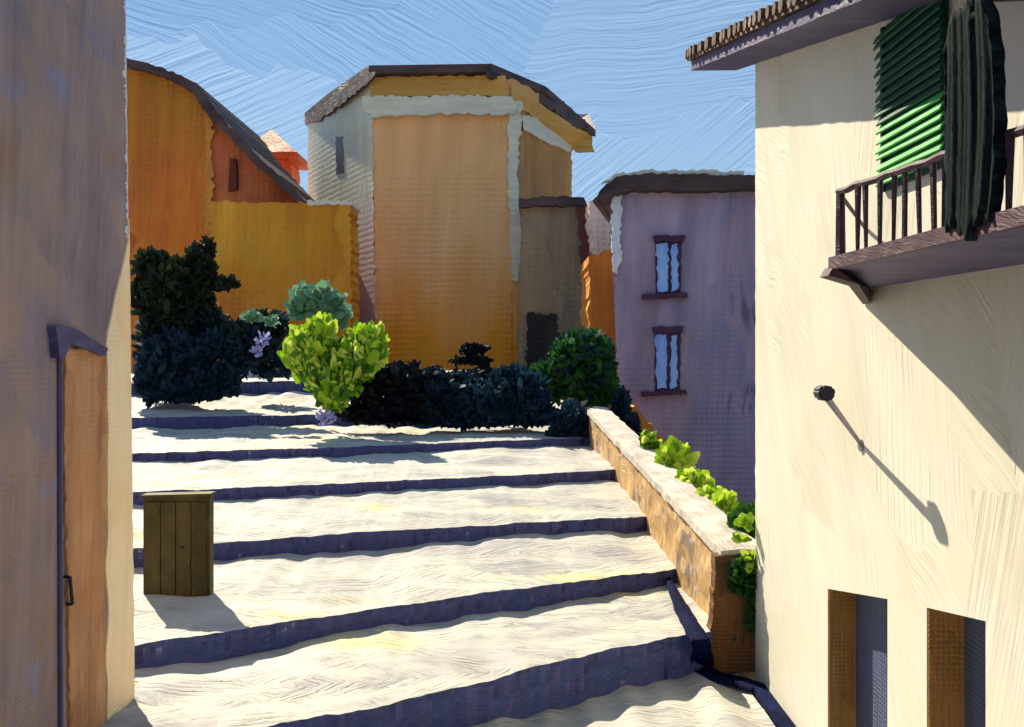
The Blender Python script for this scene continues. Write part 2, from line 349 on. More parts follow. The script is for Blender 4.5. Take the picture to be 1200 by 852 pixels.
for k, (ln_, zf, zh) in enumerate(RIS):
    foot = row(k, zf, 1, k); head = [v.copy() for v in foot]
    for v in foot: v.z += (zh-zf)*(.34*mnoise.noise(Vector((v.x*.9, k*3.3, 1)))+.22*mnoise.noise(Vector((v.x*3.1, k*3.3, 1))))
    for i, v in enumerate(head):
        v.z = zh+mnoise.noise(Vector((v.x*4, k*5.3, 3)))*.012+mnoise.noise(Vector((v.x*14, k*5.3, 3)))*.008
        v.y -= .012
    ny = 44; bm = bmesh.new()
    def daub(p, t):   # thick hand-spread surface: ridges of uneven height running roughly along the step
        w_ = mnoise.noise(Vector((p.x*.8, p.y*.8, k+4)))*1.2
        h = mnoise.noise(Vector((p.x*1.7, p.y*3.5, k)))*.022+abs(mnoise.noise(Vector((p.x*2.2+w_, p.y*9+w_*3, k+7))))*.009+abs(mnoise.noise(Vector((p.x*5+w_*2, p.y*16-w_*5, k+2))))*.006
        return p+Vector((0, 0, h*min(1, 5*math.sin(math.pi*t))))
    rows = [[bm.verts.new(daub(prev[i].lerp(foot[i], j/ny), j/ny)) for i in range(NX+1)] for j in range(ny+1)]
    for j in range(ny):
        for i in range(NX): bm.faces.new((rows[j][i], rows[j][i+1], rows[j+1][i+1], rows[j+1][i]))
    nm = 'landing' if k == 0 else 'tread'
    obj(nm, bm, M['tread'], stairs, smooth=True)
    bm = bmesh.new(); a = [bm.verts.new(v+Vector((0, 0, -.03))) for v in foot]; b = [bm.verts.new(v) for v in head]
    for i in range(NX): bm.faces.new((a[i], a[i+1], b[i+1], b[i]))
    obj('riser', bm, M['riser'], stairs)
    prev = head
bm = bmesh.new(); ny = 12
last = [Vector((v.x, 27.5, 2.5)) for v in prev]
rows = [[bm.verts.new(prev[i].lerp(last[i], j/ny)) for i in range(NX+1)] for j in range(ny+1)]
for j in range(ny):
    for i in range(NX): bm.faces.new((rows[j][i], rows[j][i+1], rows[j+1][i+1], rows[j+1][i]))
obj('tread', bm, M['tread'], stairs, smooth=True)
# solid masses under the flight and behind it
bm = bmesh.new(); box(bm, (-60, 27.5, -1.62), (1.9, 75, 1.95)); box(bm, (-60, 9, -1.62), (-10.9, 27.49, 1.4)); box(bm, (-60, -8, -1.62), (-10.95, 8.99, -.02))
struct(obj('terrace', bm, M['tread']))
bm = bmesh.new(); box(bm, (2.25, -8, -1.62), (12, 8.9, -.012))
struct(obj('landing_base', bm, M['tread']))

# parapet
par = thing('parapet_wall', (1.9, 13.8, .5), 'low tan rubble stone wall with cream capstones sloping down beside the steps', 'wall')
def par_top(Y): return 1.90-(1.90-1.13)*(18.5-Y)/(18.5-9.2)
NS = 60; bm = bmesh.new(); rows = []
for i in range(NS+1):
    Y = 18.7-(18.7-9.25)*i/NS; xi = par_in(Y); zt = par_top(Y)-.05
    j = lambda a: mnoise.noise(Vector((Y*3, a*9, a)))*.035
    r_ = [(xi+.36, Y, -1.62), (xi-.04, Y, -1.62)]+[(xi-.04*(1-q/8)+mnoise.noise(Vector((Y*2.6, q*.7, 2)))*.05, Y, -.1+(zt+.1)*q/8) for q in range(9)]+[(xi+.36, Y, zt)]
    rows.append([bm.verts.new(p) for p in r_])
for i in range(NS):
    for q in range(len(rows[0])): a, b = q, (q+1) % len(rows[0]); bm.faces.new((rows[i][a], rows[i][b], rows[i+1][b], rows[i+1][a]))
bm.faces.new(rows[0]); bm.faces.new(list(reversed(rows[-1])))
obj('wall_face', bm, M['stone'], par)
bm = bmesh.new(); rows = []
for i in range(NS*2+1):
    Y = 18.75-(18.75-9.1)*i/(NS*2); xi = par_in(Y); zt = par_top(Y)
    a = mnoise.noise(Vector((Y*3, 1, 1)))*.03+mnoise.noise(Vector((Y*11, 1, 1)))*.012; b = mnoise.noise(Vector((Y*3, 5, 1)))*.035
    rows.append([bm.verts.new(p) for p in ((xi-.05+a, Y, zt-.05), (xi+.41+b, Y, zt-.05), (xi+.40+b, Y, zt+.03), (xi+.18, Y, zt+.05+a*.4), (xi-.04+a, Y, zt+.03))])
for i in range(NS*2):
    for q in range(5): a, b = q, (q+1) % 5; bm.faces.new((rows[i][a], rows[i][b], rows[i+1][b], rows[i+1][a]))
bm.faces.new(rows[0]); bm.faces.new(list(reversed(rows[-1])))
obj('capstone', bm, M['cap'], par)
bm = bmesh.new(); prism(bm, [at(x, y, 9.06) for x, y in rough([(838,652),(892,650),(896,786),(828,790),(836,720)], 6, 1.5)], Vector((0, .18, 0)))
obj('pillar', bm, M['pillar'], par)

# dark ribbon painting the shadow line at the foot of the wall
def gpt(px, py, z=0.0): Y = (E-z)*K/(py-H); return Vector(((px-600)/K*Y, Y, z))
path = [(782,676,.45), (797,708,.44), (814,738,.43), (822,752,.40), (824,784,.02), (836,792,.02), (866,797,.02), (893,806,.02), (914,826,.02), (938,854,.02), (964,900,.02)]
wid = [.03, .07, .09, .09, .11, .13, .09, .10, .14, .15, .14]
def ribbon(bm, P, wd, th):
    out = []
    for i in range((len(P)-1)*8+1):
        s_ = i/8; k = min(int(s_), len(P)-2); t = s_-k; p = P[k].lerp(P[k+1], t); d = (P[min(k+1, len(P)-1)]-P[k]); d.z = 0; d.normalize()
        nrm = Vector((-d.y, d.x, 0)); w = (wd[k]*(1-t)+wd[k+1]*t)*(1+.25*mnoise.noise(Vector((s_*3, 1, 1))))
        out.append([bm.verts.new(p+nrm*w+Vector((0, 0, -.03))), bm.verts.new(p+nrm*w*.9+Vector((0, 0, th))), bm.verts.new(p+Vector((0, 0, th*.6))), bm.verts.new(p-nrm*w*.9+Vector((0, 0, th))), bm.verts.new(p-nrm*w+Vector((0, 0, -.03)))])
    for i in range(len(out)-1):
        for q in range(4): bm.faces.new((out[i][q], out[i][q+1], out[i+1][q+1], out[i+1][q]))
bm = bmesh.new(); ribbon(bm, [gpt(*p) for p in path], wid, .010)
tag(obj('shadow_ribbon', bm, M['shade_line'], smooth=True), 'blue-black ribbon painting the shadow line along the foot of the cream house', 'shadow_line')

# ------------------------------------------------------------------ left house (near)
XL_ = -3.0
lh = thing('left_house', (-4.5, 5, 0), 'tall taupe and violet plastered house filling the near left edge', 'house')
def lw(px, py, X=XL_):
    Y = X*K/(px-600); return Vector((X, Y, E-(py-H)/K*Y))
bm = bmesh.new()
edge = rough([(141, -260), (143, 120), (150, 280), (158, 480), (160, 700), (164, 900), (166, 1000)], 6, 1.2)[:-1]
edge = [p for p in edge if p[0] < 170][:]
nr = 0
zs = [-.3+.09*i for i in range(110)]
def edgeY(z):   # the far arris leans a little
    return 7.43-.028*max(z-.5, 0)*1.0+mnoise.noise(Vector((z*7, 3, 3)))*.02
front = [Vector((XL_, .2, -.3))]+[Vector((XL_, edgeY(z), z)) for z in zs]+[Vector((XL_, .2, zs[-1]))]
prism(bm, front, Vector((-6, 0, 0)))
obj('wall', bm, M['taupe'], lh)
bm = bmesh.new()   # corner strip, 15 mm proud, its tan painting the sunlit edge
inner = lambda z: 6.93+mnoise.noise(Vector((z*3, 8, 3)))*.05+(.5*max(0, (z-3.2))/1.0)
zz = [-.2+.08*i for i in range(55)]
poly = [Vector((XL_+.015, min(inner(z), edgeY(z)-.015), z)) for z in zz]+[Vector((XL_+.015, edgeY(z)-.004, z)) for z in reversed(zz)]
prism(bm, poly, Vector((-.03, 0, 0)))
obj('sunlit_corner_strip', bm, M['tanstrip'], lh)
bm = bmesh.new()   # white arris above, one ragged strip
zz = [3.7+.011*i for i in range(240)]
prism(bm, [Vector((XL_+.006, edgeY(z)-.012-abs(mnoise.noise(Vector((z*11, 4, 4)))+.6*mnoise.noise(Vector((z*37, 9, 4))))*.16*(.3+.7*max(0, mnoise.noise(Vector((z*2.2, 1, 9)))+.4)), z)) for z in zz]+[Vector((XL_+.006, edgeY(z)-.003, z)) for z in reversed(zz)], Vector((-.012, 0, 0)))
obj('ragged_edge', bm, M['white'], lh)
bm = bmesh.new(); prism(bm, [lw(x, y, XL_+.02) for x, y in rough([(77,408),(124,412),(126,520),(122,700),(128,980),(84,980),(80,700),(76,520)], 9, 1.2)], Vector((-.03, 0, 0)))
dr = obj('door', bm, M['doorwood'], lh)
bm = bmesh.new(); prism(bm, [lw(x, y, XL_+.06) for x, y in rough([(66,382),(86,384),(127,408),(124,417),(84,402),(76,420),(70,420)], 6, .6)], Vector((-.07, 0, 0)))
obj('lintel', bm, M['soffit'], lh)
bm = bmesh.new(); p0 = lw(82, 676, XL_+.045); p1 = lw(85, 708, XL_+.045)
bar(bm, p0, p1, .012); bar(bm, p0, p0+Vector((-.04, 0, 0)), .01); bar(bm, p1, p1+Vector((-.04, 0, 0)), .01)
obj('handle', bm, M['iron'], dr)
bm = bmesh.new(); bar(bm, Vector((XL_+.012, 6.22, -.1)), Vector((XL_+.012, 6.2, 3.1)), .018)
obj('downpipe', bm, M['soffit'], lh)

# ------------------------------------------------------------------ right house (near)
XR_ = 2.32
rh = thing('right_house', (4.5, 5, 0), 'cream sunlit house at the right with brown eave, balcony and two low doors', 'house')
def rw(px, py, w=0.0):
    X = XR_-w; Y = X*K/(px-600); return Vector((X, Y, E-(py-H)/K*Y))
def rake(Y): return 5.93-.219*(9.03-Y)
bm = bmesh.new()
def col(y0, y1, b0, b1, ragged=False):   # wall column between y0 (far) and y1 (near), from height b0/b1 to the rake
    pts = [Vector((XR_, y1, b1))]
    if ragged:
        k = 120
        for i in range(k+1):
            z = b0+(rake(y0)-b0)*i/k; pts.append(Vector((XR_, y0+mnoise.noise(Vector((z*9, 2, 2)))*.03, z)))
    else: pts += [Vector((XR_, y0, b0)), Vector((XR_, y0, rake(y0)))]
    pts.append(Vector((XR_, y1, rake(y1))))
    prism(bm, pts, Vector((.26, 0, 0)))
d1 = (rw(970,690), rw(1040,702)); d2 = (rw(1086,712), rw(1155,728))
col(8.95, d1[0].y, -.1, -.1, True); col(d1[0].y, d1[1].y, d1[0].z, d1[1].z); col(d1[1].y, d2[0].y, -.1, -.1)
col(d2[0].y, d2[1].y, d2[0].z, d2[1].z); col(d2[1].y, .3, -.1, -.1)
bmesh.ops.remove_doubles(bm, verts=bm.verts, dist=1e-5)
# drop the doubled faces where the columns touch
seen = {}
for f in list(bm.faces):
    key = tuple(sorted(v.index for v in f.verts)) if False else tuple(sorted((round(v.co.x, 4), round(v.co.y, 4), round(v.co.z, 4)) for v in f.verts))
    if key in seen: bm.faces.remove(f)
    else: seen[key] = f
obj('wall', bm, M['cream'], rh)
bm = bmesh.new(); box(bm, (XR_+.27, .4, -.1), (9, 8.9, 3.95)); obj('core', bm, M['cream'], rh)
for a, b in (d1, d2):
    bm = bmesh.new(); y0, y1 = a.y-.012, b.y+.012
    prism(bm, [Vector((XR_+.20, y0, -.05)), Vector((XR_+.20, y1, -.05)), Vector((XR_+.20, y1, b.z+.1)), Vector((XR_+.20, y0, a.z+.1))], Vector((.04, 0, 0)))
    dd = obj('door', bm, M['bluedoor'], rh)
    bm = bmesh.new(); prism(bm, [Vector((XR_+.004, a.y-.002, -.05)), Vector((XR_+.20, a.y-.002, -.05)), Vector((XR_+.20, a.y-.002, a.z-.004)), Vector((XR_+.004, a.y-.002, a.z-.004))], Vector((0, -.02, 0)))
    obj('jamb', bm, M['jamb'], rh)
    bm = bmesh.new(); bar(bm, Vector((XR_+.16, y1+.16, .75)), Vector((XR_+.205, y1+.16, .75)), .018); bar(bm, Vector((XR_+.16, y1+.16, .72)), Vector((XR_+.16, y1+.16, .78)), .012)
    obj('handle', bm, M['iron'], dd)
# verge of the roof: board, row of tiles
bm = bmesh.new(); wv = .50
pts = []
for i in range(61):
    Y = 9.75-9.45*i/60; pts.append((Y, rake(Y)))
def strip(bm, w0, w1, zo0, zo1, amp):
    rr = []
    for i, (Y, z) in enumerate(pts):
        n_ = mnoise.noise(Vector((Y*6, zo0*9, 1)))*amp
        rr.append([bm.verts.new(p) for p in ((XR_-w0+n_*.6, Y, z+zo0+n_), (XR_+w1, Y, z+zo0), (XR_+w1, Y, z+zo1), (XR_-w0+n_*.6, Y, z+zo1+n_))])
    for i in range(len(rr)-1):
        for q in range(4): a, b = q, (q+1) % 4; bm.faces.new((rr[i][a], rr[i][b], rr[i+1][b], rr[i+1][a]))
    bm.faces.new(rr[0]); bm.faces.new(list(reversed(rr[-1])))
strip(bm, wv, 6.6, .012, .075, .012)
rf = obj('roof', bm, M['tilenear'], rh)
bm = bmesh.new()
for i in range(39):
    Y = 9.73-.165*i; z = rake(Y)+.078; tilt = Vector((0, .16, .035))
    p = Vector((XR_-wv-.03+rnd.uniform(-.012, .012), Y, z)); bar(bm, p, p+Vector((.5, rnd.uniform(-.01, .01), .0)), .052+rnd.uniform(-.008, .006), 8)
obj('roof_tile_row', bm, M['tilenear'], rf)
bm = bmesh.new(); strip(bm, wv-.04, .01, -.085, .010, .01)
obj('eave_board', bm, M['soffit'], rh)

# balcony
bal = []
BX = 1.62
def bY(px): return BX*K/(px-600)
zs0 = 3.50; zs1 = 3.545; YJ = 6.2
bm = bmesh.new()
yo = bY(985); 
prism(bm, [Vector(p) for p in ((BX-.02, yo+.02, zs0), (XR_-.002, YJ, zs0), (XR_-.002, .8, zs0-.03), (BX-.02, .8, zs0-.03))], Vector((0, 0, .055)))
bs = obj('balcony_slab', bm, M['soffit'], rh)
bm = bmesh.new()
prism(bm, [Vector(p) for p in ((BX-.05, yo+.03, zs0-.002), (BX-.023, yo+.03, zs0-.002), (BX-.023, yo+.03, zs0+.058), (BX-.05, yo+.03, zs0+.058))], Vector((0, -(yo-.8), -.03)))
obj('slab_edge', bm, M['plum'], bs)
bm = bmesh.new()   # dark corbel under the corner
prism(bm, [Vector((BX-.045, yo+.1, zs0+.01)), Vector((XR_-.01, YJ-.02, zs0-.005)), Vector((XR_-.01, YJ-.02, zs0-.10)), Vector((BX+.12, yo+.22, zs0-.07)), Vector((BX-.07, yo+.1, zs0-.035))], Vector((0, -.13, 0)))
obj('corbel', bm, M['plum'], bs)
def railz(Y): return 3.80+(3.885-3.80)*(Y-2.97)/(4.63-2.97)
rail = bpy.data.objects.new('railing', None); C.objects.link(rail); rail.parent = rh; rail['_w'] = [BX, 4.2, zs1]; rail.location = Vector((BX, 4.2, zs1))-wloc(rh)
bm = bmesh.new()
a = Vector((BX, yo+.03, railz(yo))); b = Vector((BX, .9, railz(.9)))
k = 30
pp = [a.lerp(b, i/k)+Vector((mnoise.noise(Vector((i*.8, 1, 1)))*.012, 0, mnoise.noise(Vector((i*.7, 4, 1)))*.012)) for i in range(k+1)]
for i in range(k): bar(bm, pp[i], pp[i+1], .017+.004*mnoise.noise(Vector((i, 0, 7))), 6)
bar(bm, a, Vector((XR_, YJ-.04, a.z+.01)), .012, 6)
obj('handrail', bm, M['plum'], rail)
bm = bmesh.new(); bar(bm, Vector((BX, yo, zs1)), Vector((BX, yo, railz(yo))), .026, 6, .022); obj('post', bm, M['plum'], rail)
for i, px in enumerate((1005, 1015, 1031, 1047, 1060, 1078, 1095, 1106, 1120, 1134, 1149, 1165, 1182, 1204, 1228, 1256)):
    Y = bY(px)
    bm = bmesh.new(); lean = rnd.uniform(-.02, .02); bar(bm, Vector((BX, Y, zs1-.01)), Vector((BX, Y+lean, railz(Y))), .008+.004*rnd.random(), 6, .012+.005*rnd.random())
    obj('baluster', bm, M['plum'], rail)

# shutter on the wall above the balcony
sh = bpy.data.objects.new('shutter', None); C.objects.link(sh); sh.parent = rh
s0 = rw(1036, 195); sh['_w'] = list(s0); sh.location = s0-wloc(rh)
ya, yb = rw(1037, 0).y, rw(1112, 0).y; z0, z1 = 4.08, 5.10
bm = bmesh.new()
box(bm, (XR_-.03, ya-.03, z0), (XR_-.003, ya, z1)); box(bm, (XR_-.03, yb, z0), (XR_-.003, yb+.03, z1)); box(bm, (XR_-.012, yb+.031, z0), (XR_-.003, ya-.031, z1))
obj('shutter_frame', bm, M['greenhi'], sh)
for i in range(18):
    z = z0+.03+i*(z1-z0-.05)/18; e = rnd.uniform(0, .05) if i > 7 else rnd.uniform(-.005, .015)
    bm = bmesh.new(); yy0 = ya+e; yy1 = yb-.01
    dzs = rnd.uniform(-.012, .012)
    prism(bm, [Vector((XR_-.058, yy0, z+dzs)), Vector((XR_-.034, yy0, z+.042+dzs)), Vector((XR_-.026, yy0, z+.036+dzs)), Vector((XR_-.050, yy0, z-.008+dzs))], Vector((0, yy1-yy0, -dzs)))
    obj('slat', bm, M['greenlo'] if i < 7 else M['greenhi'], sh)
# dark cloth hanging over the rail
bm = bmesh.new(); NU, NV = 60, 26; X0c = BX-.05
ca, cb = bY(1112)*(X0c/BX), bY(1164)*(X0c/BX); g1 = []; g2 = []
for j in range(NV+1):
    t = j/NV; r1 = []; r2 = []
    for i in range(NU+1):
        u = i/NU; Y = ca+(cb-ca)*u
        zt = 4.285+(-.05 if .60 < u < .72 else 0)-.10*max(0, u-.7)-(.10*(1-math.sin(min(1, u*6)*math.pi/2)))-(.08*(1-math.sin(min(1, (1-u)*7)*math.pi/2)))
        zb = 3.52+.03*math.sin(u*9)+.02*math.sin(u*31)
        z = zt+(zb-zt)*t+rnd.uniform(-.003, .003)
        x = X0c+.005*math.sin(u*19+t*1.3)+.003*math.sin(u*47+t*2)+.004*math.sin(u*7)+.02*math.sin(t*3.1)*u; yj = mnoise.noise(Vector((t*9, 0 if u < .5 else 7, 1)))*.02*(1 if u in (0, 1) else 0)
        r1.append(bm.verts.new((x-.02, Y+yj, z))); r2.append(bm.verts.new((x+.02, Y+yj, z)))
    g1.append(r1); g2.append(r2)
for j in range(NV):
    for i in range(NU):
        bm.faces.new((g1[j][i], g1[j][i+1], g1[j+1][i+1], g1[j+1][i])); bm.faces.new((g2[j][i], g2[j+1][i], g2[j+1][i+1], g2[j][i+1]))
    for i in (0, NU): bm.faces.new((g1[j][i], g2[j][i], g2[j+1][i], g1[j+1][i]))
for i in range(NU):
    bm.faces.new((g1[0][i], g2[0][i], g2[0][i+1], g1[0][i+1])); bm.faces.new((g1[NV][i], g2[NV][i], g2[NV][i+1], g1[NV][i+1]))
ct = tag(obj('hanging_cloth', bm, M['cloth'], smooth=True), 'near-black green cloth hanging down over the balcony railing beside the green shutter', 'cloth')
bm = bmesh.new(); bar(bm, (XR_, (ca+cb)/2, 4.33), (X0c, (ca+cb)/2, 4.30), .012, 6); bar(bm, (X0c, ca-.03, 4.20), (X0c, cb+.03, 4.20), .010, 6)
obj('hanging_rod', bm, M['iron'], ct)

# wall lamp with its slanting arm
jo = rw(1010, 522); hd = Vector((XR_-.27, 0, 0)); hY = (XR_-.40)*K/(966-600); hd = at(966, 462, hY)
lampt = thing('wall_lamp', jo, 'small dark wall lamp on a slanting grey arm on the cream house', 'lamp')
bm = bmesh.new(); bar(bm, jo+Vector((.01, 0, 0)), jo+Vector((-.015, 0, 0)), .04, 12); obj('wall_plate', bm, M['steel'], lampt)
bm = bmesh.new(); bar(bm, jo, hd, .012, 8, .022); obj('arm', bm, M['steel'], lampt)
bm = bmesh.new()
q = [(-.075, -.03), (-.03, -.075), (.055, -.06), (.07, .0), (.03, .055), (-.05, .045)]
prism(bm, [hd+Vector((x*.78, -.06, -z*.78)) for x, z in q], Vector((0, .12, 0)))
bmesh.ops.bevel(bm, geom=list(bm.edges), offset=.012, segments=2, affect='EDGES')
obj('lamp_head', bm, M['iron'], lampt)

# ------------------------------------------------------------------ olive cabinet
cb_ = thing('garden_cabinet', gpt(206, 702, .45), 'dark olive wooden cabinet standing on the steps against the taupe house', 'cabinet')
Yc = 9.55; zb = at(206, 703, Yc).z
A = at(168, 704, Yc); B = at(246, 697, Yc); T = at(246, 578, Yc); T2 = at(168, 580, Yc)
bm = bmesh.new(); prism(bm, [A+Vector((0, 0, .0)), B, T-Vector((0, 0, .03)), T2-Vector((0, 0, .03))], Vector((0, .12, 0))); obj('carcass', bm, M['olive'], cb_)
for i in range(4):
    x0 = A.x+.03+i*(B.x-A.x-.06)/4; x1 = x0+(B.x-A.x-.06)/4-.008
    bm = bmesh.new(); prism(bm, [Vector((x0, Yc-.018, A.z+.05)), Vector((x1, Yc-.018, A.z+.055)), Vector((x1, Yc-.018, T.z-.09)), Vector((x0, Yc-.018, T.z-.092))], Vector((0, .022, 0)))
    bmesh.ops.bevel(bm, geom=list(bm.edges), offset=.004, segments=1, affect='EDGES')
    obj('door_board', bm, M['olive'], cb_)
bm = bmesh.new(); prism(bm, [T2+Vector((-.015, -.03, -.03)), T+Vector((.015, -.03, -.03)), T+Vector((.015, -.03, .0)), T2+Vector((-.015, -.03, .0))], Vector((0, .17, 0))); obj('lid', bm, M['olive'], cb_)
bm = bmesh.new(); p = Vector(((A.x+B.x)/2+.06, Yc-.02, (A.z+T.z)/2)); bar(bm, p, p+Vector((0, -.03, 0)), .014); obj('knob', bm, M['iron'], cb_)

# ------------------------------------------------------------------ houses behind
# ochre gabled house at left
oh = thing('orange_house', (-11, 38, 2.5), 'deep orange house with a sloping brown roof edge behind the dark tree', 'house')
facade('wall', [(90,72),(140,72),(186,84),(226,103),(246,132),(247,462),(90,462)], 36, 8, M['orange'], oh, .8)
facade('wall', [(246,136),(262,148),(300,190),(356,240),(356,462),(246,462)], lambda px: 36.1+.9*(px-246)/110, 6.9, M['salmon'], oh, .8)
facade('corner_board', [(241,118),(249,126),(250,330),(242,330)], 35.96, .1, M['umber'], oh, 1.6)
facade('roof', [(88,66),(142,67),(188,78),(230,97),(250,124),(266,145),(304,184),(358,236),(350,238),(298,192),(262,153),(244,136),(224,106),(186,87),(140,75),(88,74)], 35.6, 9, M['tile'], oh, .9, 6)
w_ = facade('window', [(269,186),(276,186),(277,222),(268,224)], 36.1, .3, M['maroon'], oh, .5)
# small tower
tw = thing('tower', (-13, 48, 2.5), 'small red-brown tower with a terracotta roof between the orange and ochre houses', 'tower')
facade('wall', [(296,176),(340,176),(344,250),(296,250)], 50, 2, M['brick'], tw, .8)
facade('wall', [(296,245),(344,245),(344,420),(296,420)], 50.02, 1.9, M['brick'], tw, 0)
ap = at(318, 151, 51.4); e0 = at(287, 177, 49.6); e1 = at(348, 179, 49.6)
bm = bmesh.new(); vs = [bm.verts.new(p) for p in (e0, e1, e1+Vector((0, 3.6, 0)), e0+Vector((0, 3.6, 0)), ap)]
bm.faces.new(vs[:4])
for i in range(4): bm.faces.new((vs[i], vs[(i+1) % 4], vs[4]))
rt = obj('roof', bm, M['terracotta'], tw)
facade('eave', [(288,177),(348,178),(349,186),(341,184),(292,182)], 49.5, 3.7, M['brick'], tw, .7)
# yellow lower house
yh = thing('yellow_house', (-8.5, 35, 2.5), 'low yellow ochre house wall behind the lime bush', 'house')
facade('wall', [(247,236),(356,238),(410,240),(413,462),(247,462)], 34, 1.8, M['yellow'], yh, 1.0)
facade('coping', [(360,235),(412,236),(412,240),(360,240)], 33.9, 2.0, M['cornice'], yh, .8)

# octagonal house
oc = thing('ochre_house', (-2.9, 41, 2.5), 'tall many-sided ochre house with pale corner bands and overhanging dark roof', 'house')
def oct_face(a, b, thick=.4):
    return lambda px: None
def plan_Y(x0, Y0, x1, Y1):   # depth of a px column on an oblique wall through (x0,Y0)-(x1,Y1)
    a = Vector(((x0-600)/K*Y0, Y0)); b = Vector(((x1-600)/K*Y1, Y1)); d = b-a
    def f(px):
        m_ = (px-600)/K; return (a.x*d.y-a.y*d.x)/(m_*0+1)/(d.y*1.0)*0 if False else (a.x*d.y-a.y*d.x)/(m_*d.y-d.x)
    return f
Lf = plan_Y(436, 38, 360, 46); Rf = plan_Y(600, 38, 672, 45)
facade('wall', [(436,92),(600,92),(612,462),(440,462)], 38, .6, M['ochre'], oc, .7)
facade('wall', [(361,134),(436,88),(440,462),(361,462)], Lf, .9, M['pale'], oc, .7)
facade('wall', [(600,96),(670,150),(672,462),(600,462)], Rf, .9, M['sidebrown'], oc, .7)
bm = bmesh.new()
prism(bm, [at(367, 140, 46.6), at(367, 430, 46.6), at(664, 430, 45.8), at(664, 172, 45.8)], Vector((0, 8, 0)))
obj('core', bm, M['pale'], oc)
facade('frieze', [(434,90),(592,88),(598,113),(434,114)], 37.85, .14, M['frieze'], oc, .9)
facade('cornice', [(424,113),(520,112),(600,113),(606,122),(602,134),(520,133),(436,137),(425,128)], 37.7, .28, M['cornice'], oc, 1.2)
facade('corner_band', [(597,118),(612,119),(606,200),(612,270),(620,300),(616,330),(600,328),(598,280),(595,200)], 37.8, .19, M['cornice'], oc, 1.2)
facade('cornice', [(612,134),(640,144),(672,164),(668,178),(648,170),(614,152)], lambda px: Rf(px)-.25, .24, M['cornice'], oc, 1.0)
facade('frieze', [(600,92),(640,114),(694,160),(697,178),(676,178),(640,150),(600,118)], lambda px: Rf(px)-.2 if px < 672 else Rf(672)-.2, .18, M['frieze'], oc, .9)
wn = facade('window', [(393,160),(402,160),(403,203),(394,204)], lambda px: Lf(px)-.06, .2, M['darkpane'], oc, .5)
# roof: eave ring plus low hipped top
ring = [at(357, 140, 46.5), at(384, 118, 43.2), at(432, 86, 37.4), at(576, 84, 37.4), at(640, 110, 41), at(698, 160, 45.4), at(690, 140, 54), at(365, 150, 54)]
bm = bmesh.new(); lo = [bm.verts.new(p) for p in ring]; up_ = [bm.verts.new(p+Vector((0, 0, .32))) for p in ring]
cx = sum((p for p in ring), Vector())/8
tp = [bm.verts.new(Vector((cx.x+(p.x-cx.x)*.35, cx.y+2+(p.y-cx.y)*.35, 13.1))) for p in ring]
for i in range(8):
    j = (i+1) % 8; bm.faces.new((lo[i], lo[j], up_[j], up_[i])); bm.faces.new((up_[i], up_[j], tp[j], tp[i]))
bm.faces.new(list(reversed(lo))); bm.faces.new(tp)
bmesh.ops.triangulate(bm, faces=bm.faces)
obj('roof', bm, M['tile'], oc)
facade('roof_edge', [(356,141),(384,116),(430,86),(440,84),(436,92),(400,122),(372,142),(358,146)], lambda px: plan_Y(432, 37.3, 357, 46.4)(px), .3, M['tile'], oc, 1.0, 4)
facade('roof_edge', [(570,82),(600,88),(645,108),(686,140),(690,150),(676,150),(640,124),(596,96),(570,88)], lambda px: plan_Y(572, 37.3, 698, 45)(px), .3, M['tile'], oc, 1.0, 4)

# brown wing and umber wing at right of the octagon
bh = thing('brown_wing', (2, 37, 2.5), 'grey-brown low wing with a dark roof line and a near-black doorway', 'house')
facade('wall', [(612,240),(686,238),(700,290),(716,300),(716,470),(606,470),(608,330)], 36, 1.5, M['brown'], bh, .9)
facade('roof', [(608,233),(640,230),(684,231),(688,240),(640,241),(610,243)], 35.7, 2, M['tile'], bh, .8)
facade('downpipe', [(676,238),(686,238),(694,330),(684,330)], 35.85, .13, M['maroon'], bh, 1.4)
facade('door', [(618,366),(653,368),(656,438),(617,438)], 35.85, .13, M['darkdoor'], bh, 1.6, 4)
uh = thing('umber_house', (3.6, 30, -1.6), 'narrow umber orange house between the brown wing and the violet house', 'house')
facade('wall', [(690,300),(716,290),(738,350),(744,470),(760,640),(692,640)], 27, 3, M['umber'], uh, 1.4)
facade('garden_wall', [(724,474),(744,476),(772,508),(806,540),(820,700),(724,700)], 22.6, .5, M['umber'], uh, 1.4)
pk = thing('sunlit_sliver', (3.1, 33, 2.5), 'sliver of wall painted pale pink for sunlight beside the violet house roof', 'house')
facade('wall', [(690,236),(716,232),(716,310),(700,300),(690,260)], 30.5, 1.5, M['pink'], pk, 1.0)
facade('wall', [(694,300),(716,308),(716,420),(694,420)], 30.51, 1.4, M['umber'], pk, 0)

